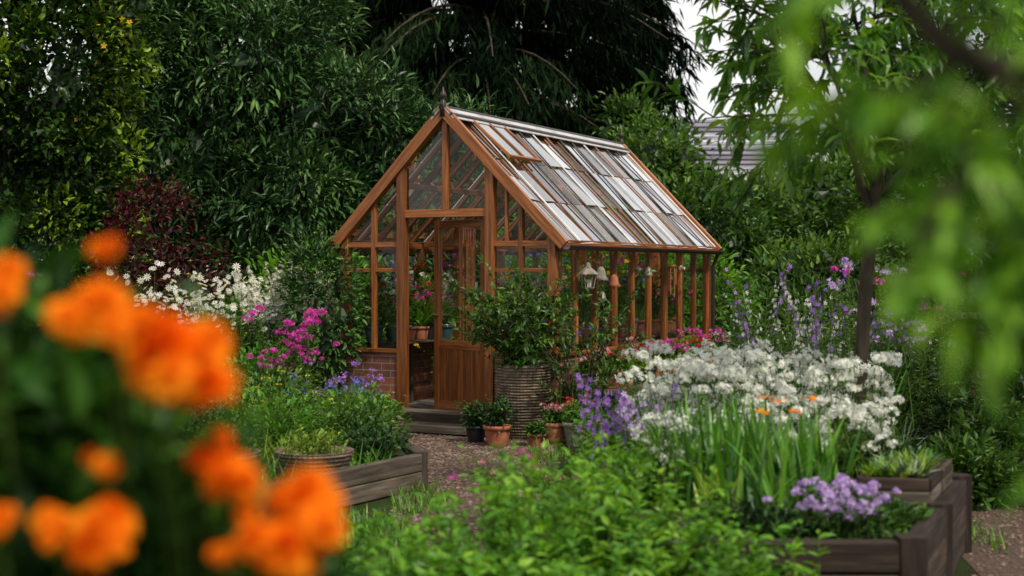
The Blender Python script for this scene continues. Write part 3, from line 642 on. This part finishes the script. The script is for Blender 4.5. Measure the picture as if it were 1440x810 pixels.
# ------------------------------------------------------------------ mid-ground planting, left
def plantobj(name,fn):
    mb=MB();fn(mb);mb.build(name)
def pl(name,B,h,lean,leaf,fl,extra=None,rad=.004):
    mb=MB();perennial(mb,B,h,lean,rad,leaf,fl)
    if extra: extra(mb)
    mb.build(name)
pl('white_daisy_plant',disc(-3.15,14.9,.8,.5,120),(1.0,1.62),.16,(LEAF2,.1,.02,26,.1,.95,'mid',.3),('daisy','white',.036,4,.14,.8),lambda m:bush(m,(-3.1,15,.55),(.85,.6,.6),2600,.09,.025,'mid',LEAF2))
pl('astilbe_plant',disc(-2.35,15.3,.5,.35,60),(1.1,1.62),.12,(LEAF2,.1,.025,22,.1,.9,'mid',.3),('spike','cream',.018,60,.07,.9),lambda m:bush(m,(-2.4,15.3,.5),(.55,.4,.6),1600,.09,.028,'midd',LEAF2))
pl('white_flowering_shrub',disc(-3.75,14.2,.35,.3,40),(.7,1.15),.2,(LEAF2,.06,.03,30,.1,1,'mid',.3),('dome','cream',.015,24,.05,.5))
pl('magenta_phlox_plant',disc(-2.03,13.0,.24,.2,40,.3),(.4,.95),.18,(LEAF2,.08,.02,24,.1,.95,'mid',.3),('dome','mag',.015,34,.055,.9))
pl('blue_geranium_plant',disc(-1.5,12.2,.42,.5,90,.15),(.2,.52),.25,(LEAF2,.05,.032,22,.1,1,'mid',.3),('dome','blue',.014,9,.05,.4),lambda m:perennial(m,disc(-1.5,12.5,.4,.4,50,.15),(.3,.62),.25,.003,(LEAF2,.05,.03,18,.1,1,'midd',.3),('dome','purple',.014,9,.05,.6)))
def leftbed(m):
    for (x,y,rx,h,mt,n) in ((-1.15,10.9,.4,.3,'mid',1500),(-1.75,10.6,.45,.36,'bright',1700),(-1.0,10.3,.26,.2,'midd',700),(-2.3,10.2,.5,.42,'mid',1700),(-2.0,11.6,.6,.45,'mid',2000),(-1.3,11.5,.35,.3,'bright',1200),(-2.9,11.5,.8,.7,'mid',2000),(-2.7,9.3,.5,.4,'midd',1200),(-3.6,10.4,.8,.6,'midd',1500)):
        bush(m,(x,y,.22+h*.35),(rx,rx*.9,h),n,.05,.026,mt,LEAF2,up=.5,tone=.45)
        perennial(m,disc(x,y,rx*.8,rx*.8,30,.2),(h*.8,h*1.4),.25,.002,(LEAF2,.045,.02,16,.2,1,mt,.5))
    perennial(m,disc(-1.9,11.0,.5,.5,50,.22),(.3,.6),.25,.003,(LANCE,.05,.014,14,.1,1,'lime',.5),('flat','yellow',.008,8,.04,.3))
    perennial(m,disc(-1.15,10.9,.3,.3,30,.22),(.3,.5),.25,.003,(LANCE,.05,.014,14,.1,1,'lime',.5))
    blades(m,disc(-1.6,10.0,.3,.3,120,.2),(.15,.35),.012,'lime',.5)
    for (x,y,n) in ((-1.6,9.3,90),(-1.1,9.9,90)): blades(m,disc(x,y,.25,.2,n,.2),(.1,.25),.01,'bright',.6)
plantobj('left_bed_herbs',leftbed)
def lshrub(m):
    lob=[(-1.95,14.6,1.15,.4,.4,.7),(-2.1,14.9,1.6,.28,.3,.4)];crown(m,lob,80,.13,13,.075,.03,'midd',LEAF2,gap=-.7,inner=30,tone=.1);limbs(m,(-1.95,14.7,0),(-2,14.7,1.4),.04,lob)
plantobj('escallonia_shrub',lshrub)
def fill_l(m):
    for (x,y,rx,h,mt) in ((-4.3,13.4,.9,.9,'mid'),(-5.3,13,1,.8,'midd'),(-3.0,13.6,.6,.6,'mid'),(-2.5,14.1,.5,.75,'bright'),(-4.6,14.6,.8,1.0,'midd'),(-3.3,12.6,.7,.6,'bright'),(-4.4,11.8,.9,.7,'mid')):
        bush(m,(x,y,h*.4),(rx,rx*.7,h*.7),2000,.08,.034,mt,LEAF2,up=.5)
        perennial(m,disc(x,y,rx*.8,rx*.6,40),(h*.7,h*1.3),.2,.003,(LEAF2,.09,.024,20,.2,1,mt,.4))
    perennial(m,disc(-5.2,13.6,.7,.4,26),(1.2,1.6),.2,.003,None,('dome','purple',.018,12,.05,.6))
plantobj('perennial_border',fill_l)
def maple(m):
    lob=[(-3.95,15.9,2.05,.55,.4,.45),(-4.25,15.8,1.65,.45,.4,.35),(-3.6,15.9,1.6,.4,.4,.4),(-3.85,15.8,1.25,.5,.4,.35),(-4.2,15.9,2.4,.25,.3,.25)];crown(m,lob,60,.16,15,.07,.03,'maple',LEAF2,gap=-.3,inner=14,dirw=(.5,.7,-.1,.5));limbs(m,(-3.9,16,0),(-3.95,16,1.9),.05,lob)
plantobj('japanese_maple_tree',maple)
# ------------------------------------------------------------------ background trees
def t1(m):
    lob=[(-6.0,17.2,1.6,1.5,1.2,1.9),(-5.6,17.0,3.6,1.1,1.0,1.3),(-6.9,17,4.2,1.5,1.2,1.7),(-5.75,17.3,5.4,1.15,1.1,1.3),(-5.1,17.2,2.6,.75,.8,.9),(-7,17,6.3,1.6,1.3,1.5),(-5.9,17.3,7.0,1.2,1.2,1.1),(-8.4,16.5,2.8,1.3,1.2,2.8),(-5.0,17.4,4.5,.6,.6,.6)]
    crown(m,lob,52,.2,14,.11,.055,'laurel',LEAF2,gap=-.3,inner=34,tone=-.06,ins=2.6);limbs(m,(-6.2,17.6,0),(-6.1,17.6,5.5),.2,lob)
    for (x,y,z) in ((-4.9,16.8,2.7),(-4.7,16.9,3.6),(-4.8,16.8,4.4),(-4.6,17,2.0),(-5.1,16.6,3.2),(-4.8,16.7,5.0),(-5.2,16.4,2.2),(-5.8,16,3.9),(-4.6,16.9,3.0),(-4.5,17,4.0)):
        bush(m,(x,y,z),(.28,.3,.36),170,.11,.05,'laurel',LEAF2,tone=1.05,shell=.4)
    q=A([(-4.65,16.7,4.9)])+rng.normal(size=(60,3))*A((.25,.3,.6));m.tmpl(FL5,q,basis(rdir(60)),.03+.02*rng.random(60),'yellow',rng.random(60))
plantobj('laurel_tree',t1)
def t2(m):
    lob=[(-3.6,19.4,4.3,1.2,1.1,1.0),(-2.4,19.2,3.55,1.2,1.0,.8),(-4.3,19.3,3.0,1.1,1.0,1.0),(-3.0,18.9,2.5,1.1,.9,.8),(-1.5,19.3,3.0,.95,.9,.8),(-2.1,19,1.8,1.1,.9,.8),(-3.7,18.8,1.4,1.2,.9,.8),(-4.1,19.9,5.5,1.0,1.0,.9),(-1.0,19.6,2.2,.8,.8,.9),(-3.2,20,5.0,.9,.9,.8),(-4.9,19.6,4.4,.9,1,.9),(-.7,20,3.4,.5,.5,.5)]
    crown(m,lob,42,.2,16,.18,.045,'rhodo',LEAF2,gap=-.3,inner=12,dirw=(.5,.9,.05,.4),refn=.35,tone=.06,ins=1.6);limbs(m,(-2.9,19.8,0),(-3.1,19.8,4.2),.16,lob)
plantobj('evergreen_shrub_tree',t2)
def t3(m):
    for (tx,ty,H,sp,n) in ((-.6,28,13,4.8,90),(-4.6,30,13,4.0,40),(2.0,29,12.5,2.0,55)):
        m.tube([(tx,ty,0),(tx+.1,ty,H*.5),(tx,ty,H)],[.45,.3,.05],'bark',10)
        for i in range(n):
            z=1.6+(H-2)*((i+rng.random())/n);L=sp*(1-.45*(z/H)**1.5)*(.75+.35*rng.random());a=-math.pi/2+rng.normal()*1.05
            k=7;t=np.linspace(0,1,k+1);pts=np.stack([tx+math.cos(a)*L*t,ty+math.sin(a)*L*t,z+.5*t*L*.25-1.5*t**2*L*.28],-1);m.tube(pts,np.linspace(.045,.01,k+1),'bark',5)
            q=int(430*L/3);tt=rng.random(q)**.75;idx=np.minimum((tt*k).astype(int),k-1);p=pts[idx]+(pts[idx+1]-pts[idx])*(tt*k-idx)[:,None]
            side=rng.normal(size=(q,1))*.30*(1.1-.5*tt[:,None]);p=p+side*A((-math.sin(a),math.cos(a),0));p[:,2]-=np.abs(rng.normal(size=q))*.28-.05
            dd=A((0,0,-1.))+rng.normal(size=(q,3))*.38+A((math.cos(a),math.sin(a),0))*.35;s=.22+.24*rng.random(q)
            m.tmpl(LEAF,p,basis(dd,.8),np.stack([s*.13,s,s*.4],-1),'conif',.38+.24*rng.normal()+.22*rng.normal(size=q))
    lob=[(-.6,28.6,6.5,3.6,1.2,6.5),(-4.6,30.2,6.5,3.2,1.2,6.5),(2.0,29.4,6,1.2,.9,5.8)]
    crown(m,lob,.01,.3,2,.3,.08,'conif',inner=16,ins=2.2)
plantobj('drooping_conifer_tree',t3)
def t4(m):
    lob=[(3.0,23,1.7,1.2,1,1.5),(2.3,24,3.2,.8,.8,.9),(4.2,24.5,1.6,1.1,1,1.6),(5.3,24,1.9,1.1,1,1.5),(2.0,25,4.1,.5,.6,.5),(6.4,23,1.8,1.2,1,1.7),(2.3,22,1.2,.8,.8,1.1),(4.5,21,1.0,1.2,.9,1.0)]
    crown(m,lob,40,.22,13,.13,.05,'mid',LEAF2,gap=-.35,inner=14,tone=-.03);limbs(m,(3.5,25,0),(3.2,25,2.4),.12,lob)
plantobj('mixed_shrubbery',t4)
def t5(m):
    lob=[(6.0,17,1.5,1.2,1,1.5),(7.2,16.5,2.5,1.3,1,2.0),(7.0,17.5,4.6,1.3,1.1,1.4),(5.6,19,3.2,.9,.9,1.2),(8.5,16,3,1.3,1,3.2),(6.4,17.2,3.6,.8,.8,1.0),(8,17,6,1.4,1.2,1.4)]
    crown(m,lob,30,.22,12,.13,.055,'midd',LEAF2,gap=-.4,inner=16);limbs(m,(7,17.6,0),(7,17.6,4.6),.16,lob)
plantobj('holly_tree',t5)
def t6(m):
    lob=[]
    for i in range(26):
        x=-34+i*2.8;h=3.4+rng.random()*1.0+(3.5 if (x<2) else 0)+(2.5 if x>13 else 0);lob.append((x,42+rng.random()*3,h*.45,2.2,1.6,h*.62))
    lob+=[(9.0,40,4.0,1.5,1.2,1.6),(4.2,40,4.0,1.2,1.2,1.6),(11,40,5.0,1.8,1.2,2.0)]
    crown(m,lob,6,.5,11,.34,.15,'mid',LEAF,gap=-.6,inner=5,tone=.02)
plantobj('distant_trees',t6)
def t7(m):
    lob=[(-.5,20.5,.9,1.4,.9,1.1),(1.3,20.8,1.2,1.3,.9,1.4),(.3,22,2.0,1.4,1,1.3),(2.6,20,.8,.8,.7,1.1),(-2.5,17.6,.9,1.0,.7,1.0)]
    crown(m,lob,45,.18,13,.11,.045,'bright',LEAF2,gap=-.5,inner=16)
plantobj('garden_shrub',t7)
hs=bpy.data.objects.new('neighbour_house',None);sc.collection.objects.link(hs);hs.location=(7.3,50,0)
render_=noisemat('house_render',[(.4,.38,.36),(.5,.48,.46)],(3,3,3),None,.9,.2);slate=noisemat('slate_roof',[(.14,.13,.17),(.22,.2,.25),(.33,.31,.36)],(2,14,14),None,.7,.5)
mb=MB();mb.box((-3,0,0),(3,6,4.7),render_);mb.add([(-3,0,4.7),(-3,6,4.7),(-3,3,7.1),(3,0,4.7),(3,6,4.7),(3,3,7.1)],[0,2,1,3,4,5],[3,3],render_);mb.build('walls',hs)
mb=MB()
for i in range(14):
    t0,t1_=i/14,(i+1)/14
    for s_ in (0,1):
        y=lambda t:(-.3+3.3*t) if s_==0 else (6.3-3.3*t)
        mb.add([(-3.3,y(t0),4.55+2.65*t0+.06),(3.3,y(t0),4.55+2.65*t0+.06),(3.3,y(t1_),4.55+2.65*t1_),(-3.3,y(t1_),4.55+2.65*t1_)],[0,1,2,3],[4],slate,rng.random())
mb.build('roof',hs)
mb=MB()
for x in (-1.9,0,1.9): mb.box((x-.5,-.04,2.9),(x+.5,-.005,4.2),'black');mb.box((x-.56,-.07,2.83),(x+.56,-.045,2.9),'metal');mb.box((x-.03,-.06,2.9),(x+.03,-.041,4.2),'metal')
mb.build('windows',hs)
# ------------------------------------------------------------------ right bed planting
pl('white_phlox_plant',disc(1.62,9.2,.85,.8,300,.35),(.26,.72),.18,(LEAF2,.07,.02,14,.1,.95,'mid',.3),('dome','white',.018,26,.065,.92))
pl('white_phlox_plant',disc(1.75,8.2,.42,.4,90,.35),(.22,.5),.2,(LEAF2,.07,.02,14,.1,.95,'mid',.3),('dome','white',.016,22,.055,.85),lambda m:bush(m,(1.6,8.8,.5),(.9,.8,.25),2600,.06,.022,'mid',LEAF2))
def irisf(m):
    for (x,y,n) in ((1.05,7.2,150),(1.45,7.1,130),(.95,7.9,110),(1.3,7.8,90),(1.2,6.7,60)): blades(m,disc(x,y,.2,.2,n,.37),(.32,.62),.03,'iris',.18)
    blades(m,disc(1.15,6.75,.3,.12,26,.37),(.2,.36),.026,'lime',.3,.9)
    perennial(m,disc(1.42,7.5,.14,.1,6,.37),(.45,.55),.1,.004,None,('flat','orange',.018,6,.035,1))
plantobj('iris_clump',irisf)
pl('lavender_ageratum_plant',disc(1.5,6.42,.2,.16,80,.37),(.10,.27),.35,(OVAL,.035,.022,12,.1,1,'midd',.3),('dome','lav',.010,26,.032,.95),lambda m:bush(m,(1.52,6.42,.4),(.25,.2,.15),900,.04,.022,'mid',OVAL))
pl('white_gypsophila_plant',disc(.86,7.4,.2,.25,90,.37),(.15,.48),.2,(LANCE,.04,.01,14,.1,1,'silver',.4),('dome','white',.007,18,.05,.8))
pl('purple_phlox_plant',disc(.64,8.9,.28,.3,40,.0),(.55,.88),.14,(LEAF2,.08,.02,24,.1,.95,'bright',.3),('spike','purple',.018,28,.05,.65))
pl('purple_campanula_plant',disc(.9,8.5,.22,.3,22,.3),(.3,.5),.14,(LEAF2,.06,.02,20,.1,.95,'bright',.3),('spike','lav',.017,20,.04,.7))
pl('pink_valerian_plant',disc(.1,8.6,.35,.5,50,0),(.25,.5),.25,(LEAF2,.06,.02,22,.1,.95,'bright',.3),('dome','pink',.011,8,.03,.4))
def rbfill(m):
    for (x,y,rx,h,z,mt) in ((.9,9.8,.5,.32,.35,'bright'),(1.0,8.7,.4,.25,.35,'bright'),(2.2,9.3,.4,.4,.35,'mid'),(2.1,10.5,.5,.5,.35,'bright'),(1.3,10.6,.6,.4,.35,'mid'),(2.15,8.3,.3,.2,.35,'midd'),(.6,7.4,.3,.3,.3,'bright'),(1.1,6.5,.3,.12,.36,'midd'),(1.75,6.7,.2,.1,.36,'mid'),(2.2,7.9,.2,.12,.36,'mid')):
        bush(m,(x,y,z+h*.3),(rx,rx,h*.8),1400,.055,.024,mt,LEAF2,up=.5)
        perennial(m,disc(x,y,rx*.8,rx*.8,34,z),(h*.7,h*1.5),.25,.003,(LEAF2,.06,.016,20,.2,1,mt,.4))
    blades(m,disc(2.1,8.7,.3,.4,160,.37),(.2,.42),.008,'silver',.35)
plantobj('right_bed_foliage',rbfill)
def tallr(m):
    perennial(m,disc(2.6,12.0,.8,.7,90,.0),(.9,1.6),.14,.005,(LEAF2,.12,.022,30,.1,.9,'mid',.3),('spike','purple',.020,20,.05,.35))
    perennial(m,disc(3.2,11.4,.6,.6,50,.0),(1.0,1.7),.14,.005,(LEAF2,.12,.022,30,.1,.9,'midd',.3),('dome','lav',.018,14,.06,.5))
    perennial(m,disc(2.3,11.6,.4,.4,40,.0),(.8,1.45),.14,.005,(LEAF2,.1,.018,30,.1,.9,'silver',.3),('spike','white',.016,20,.05,.5))
    perennial(m,disc(3.3,12.3,.5,.5,30,.0),(1.2,1.7),.14,.005,(LEAF2,.1,.04,26,.1,.9,'mid',.3),('dome','mag',.02,18,.05,.5))
    blades(m,disc(2.75,11.2,.25,.2,90,.0),(.8,1.2),.035,'iris',.2)
    bush(m,(2.6,12.2,.5),(1.1,.8,.55),2800,.1,.034,'mid',LEAF2)
plantobj('delphinium_border',tallr)
def rfar(m):
    for (x,y,rx,h,mt) in ((4.0,11.0,.8,1.1,'midd'),(4.2,9.4,.8,.9,'midd'),(3.6,10.6,.35,.5,'mid'),(4.6,12.6,1.0,1.6,'midd'),(3.9,14,1.0,1.5,'mid'),(2.9,14.6,.8,1.4,'mid'),(5.3,11,1,1.8,'midd'),(3.1,9.6,.35,.35,'mid'),(2.1,13.1,.5,.4,'bright'),(1.4,12.1,.5,.3,'mid'),(1.0,11.4,.4,.28,'bright')):
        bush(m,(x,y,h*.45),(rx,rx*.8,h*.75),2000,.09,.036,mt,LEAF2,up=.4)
        perennial(m,disc(x,y,rx*.8,rx*.7,36),(h*.7,h*1.35),.22,.003,(LEAF2,.1,.026,22,.2,1,mt,.3),None)
    perennial(m,disc(1.7,12.4,.5,.5,50),(.25,.5),.2,.003,(LEAF2,.06,.016,18,.1,1,'bright',.3),('dome','pink',.015,12,.04,.4))
    perennial(m,disc(1.0,11.0,.4,.5,40),(.3,.5),.2,.003,(LEAF2,.06,.016,18,.1,1,'lime',.3),('dome','white',.013,12,.04,.3))
plantobj('mixed_border',rfar)
mb=MB();mb.box((4.0,12.6,0),(6.5,12.8,1.15),'brick');mb.box((3.97,12.57,1.15),(6.5,12.83,1.2),'stonepot');mb.build('brick_wall')
# ------------------------------------------------------------------ foreground green mass
def fg(m):
    for (cx,cy,rx,ry,n,h) in ((-.35,5.7,.4,.5,80,.55),(.15,5.9,.4,.5,95,.74),(.6,5.9,.4,.45,90,.64),(.95,5.7,.3,.3,40,.48),(-.1,5.0,.5,.4,70,.55),(.5,5.1,.4,.35,60,.52),(.3,6.8,.35,.4,60,.66),(-.05,4.7,.3,.25,30,.58),(-.62,6.4,.3,.3,34,.34)):
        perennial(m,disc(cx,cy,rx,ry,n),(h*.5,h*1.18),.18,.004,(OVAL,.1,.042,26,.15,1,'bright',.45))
    perennial(m,disc(.2,6.3,.5,.3,26),(.6,.8),.14,.004,(OVAL,.08,.03,20,.15,1,'bright',.45),('dome','mag',.012,8,.03,.3))
plantobj('lemon_balm_plant',fg)
def gr(m):
    for (cx,cy,rx,ry,n) in ((-.85,7.8,.35,1.1,1600),(-1.2,7.2,.5,.7,1200),(-.62,9.6,.18,.6,300),(.35,10,.15,1.3,320),(.3,12,.2,.5,150),(2.75,9.2,.12,1.4,260),(4.1,7,.25,2,400),(-.95,11.6,.2,.6,150)):
        blades(m,disc(cx,cy,rx,ry,n),(.05,.16),.009,'bright',.5)
plantobj('grass',gr)
# ------------------------------------------------------------------ marigold foreground
def mar(m):
    for (x,w_,h0,h1,n) in ((-.52,.2,1.05,1.42,34),(-.75,.2,1.3,1.58,26),(-.36,.12,.85,1.2,18)):
        B=disc(x,2.0,w_,.14,n);perennial(m,B,(h0,h1),.05,.004,(LEAF2,.075,.03,40,.3,1,'marig',.25))
    for (x,y,z,rx,rz_,n) in ((-.66,1.86,1.36,.17,.21,900),(-.54,1.84,1.22,.18,.2,900),(-.42,1.84,1.12,.15,.18,800),(-.5,1.78,1.0,.2,.22,900),(-.3,1.86,1.02,.13,.15,600),(-.62,1.75,1.12,.18,.2,900),(-.7,1.8,.9,.25,.3,700),(-.35,1.8,.88,.18,.2,500)):
        bush(m,(x,y,z),(rx,.16,rz_),n,.07,.034,'marig',LEAF2,tone=.42,var=.24)
    F=[(-.595,1.62,1.555,.036),(-.46,1.6,1.54,.042),(-.39,1.58,1.49,.05),(-.345,1.6,1.45,.044),(-.37,1.6,1.465,.042),(-.48,1.7,1.605,.022),(-.33,1.64,1.345,.036),(-.243,1.68,1.315,.042),(-.26,1.62,1.262,.042),(-.465,1.6,1.28,.042),(-.47,1.64,1.355,.018),(-.52,1.62,1.285,.024),(-.325,1.6,1.26,.017),(-.41,1.58,1.52,.034),(-.225,1.64,1.29,.028),(-.3,1.6,1.34,.026),(-.58,1.6,1.3,.02)]
    for (x,y,z,r) in F:
        for k in range(5):
            d=A([(rng.normal()*.6,-.5+.4*rng.normal(),.6)]);o=rng.normal(size=3)*r*.45*(k>0);m.tmpl(POM,A([(x,y,z)])+o,basis(d),np.array([[r*(.85 if k==0 else .55),r*(.75 if k==0 else .5),r*(.85 if k==0 else .55)]]),'orange',A([.5+.35*rng.normal()]))
        b=disc(x,y+.3,.03,.03,1);m.tube([b[0],((b[0][0]+x)/2,y+.22,z*.6),(x,y,z)],.003,'stem',5)
plantobj('orange_marigold_plant',mar)
# ------------------------------------------------------------------ peach tree (right) & overhanging branch
def peach(m):
    lf=dict(n=26,l=.135,w=.28,m='peach',t=.5,dr=.35)
    m.tube([(2.22,9,0),(2.2,9,.8),(2.24,9,1.5),(2.3,9,2.1),(2.4,8.9,2.6),(2.6,8.9,3.3)],[.05,.045,.042,.038,.03,.02],'bark',10)
    for (p,d,L) in (((2.28,9,1.95),(-.7,-.5,.9),1.15),((2.28,9,1.95),(-.9,-.3,.95),1.3),((2.3,9,2.1),(-.6,-.7,1.0),1.3),((2.3,9,2.05),(.8,-.4,.5),1.3),((2.35,8.95,2.4),(-.8,.1,.9),1.2),((2.4,8.9,2.6),(.9,-.2,.6),1.3),((2.5,8.9,2.9),(-.6,-.4,.8),1.1),((2.35,9,2.2),(.5,-.8,.3),1.2),((2.5,8.9,3.0),(.4,-.3,1),1.0),((2.3,9,1.9),(.9,.2,.35),1.2),((2.45,8.9,2.8),(.6,.5,.6),1.2),((2.4,8.9,2.5),(.3,-.6,.6),1.1),((2.4,8.9,2.5),(-.3,-.3,.6),1.1)):
        grow(m,p,d,L,.022,2,lf,.07,(4,6,4))
plantobj('peach_tree',peach)
def over(m):
    lf=dict(n=16,l=.056,w=.36,m='bright',t=.75,dr=.3)
    m.tube([(1.4,1.6,0),(1.38,1.6,1.0),(1.2,1.58,1.66),(.8,1.56,1.74),(.6,1.56,1.775),(.48,1.56,1.82),(.4,1.55,1.9),(.35,1.54,2.05)],[.06,.05,.04,.024,.017,.015,.013,.011],'bark',10)
    for (p,d,L) in (((.56,1.56,1.77),(-.5,-.1,-.5),.2),((.62,1.56,1.76),(-.3,.1,-.8),.24),((.48,1.56,1.8),(-.8,0,-.2),.14),((.52,1.56,1.79),(.2,0,-1),.22),((.7,1.56,1.75),(.2,0,-1),.26),((.4,1.55,1.88),(-.7,.1,.3),.12),((.65,1.56,1.76),(-.2,0,.8),.2),((.52,1.56,1.79),(.2,0,.8),.18),((.58,1.56,1.77),(-.7,.2,-.6),.2),((.47,1.56,1.82),(.3,.1,.9),.16),((.6,1.56,1.77),(.3,.1,-1),.3),((.56,1.5,1.78),(.2,0,-.4),.2),((.5,1.5,1.8),(.5,0,-.5),.2)):
        grow(m,p,d,L,.004,1,lf,.1,(5,))
plantobj('overhanging_branch_tree',over)
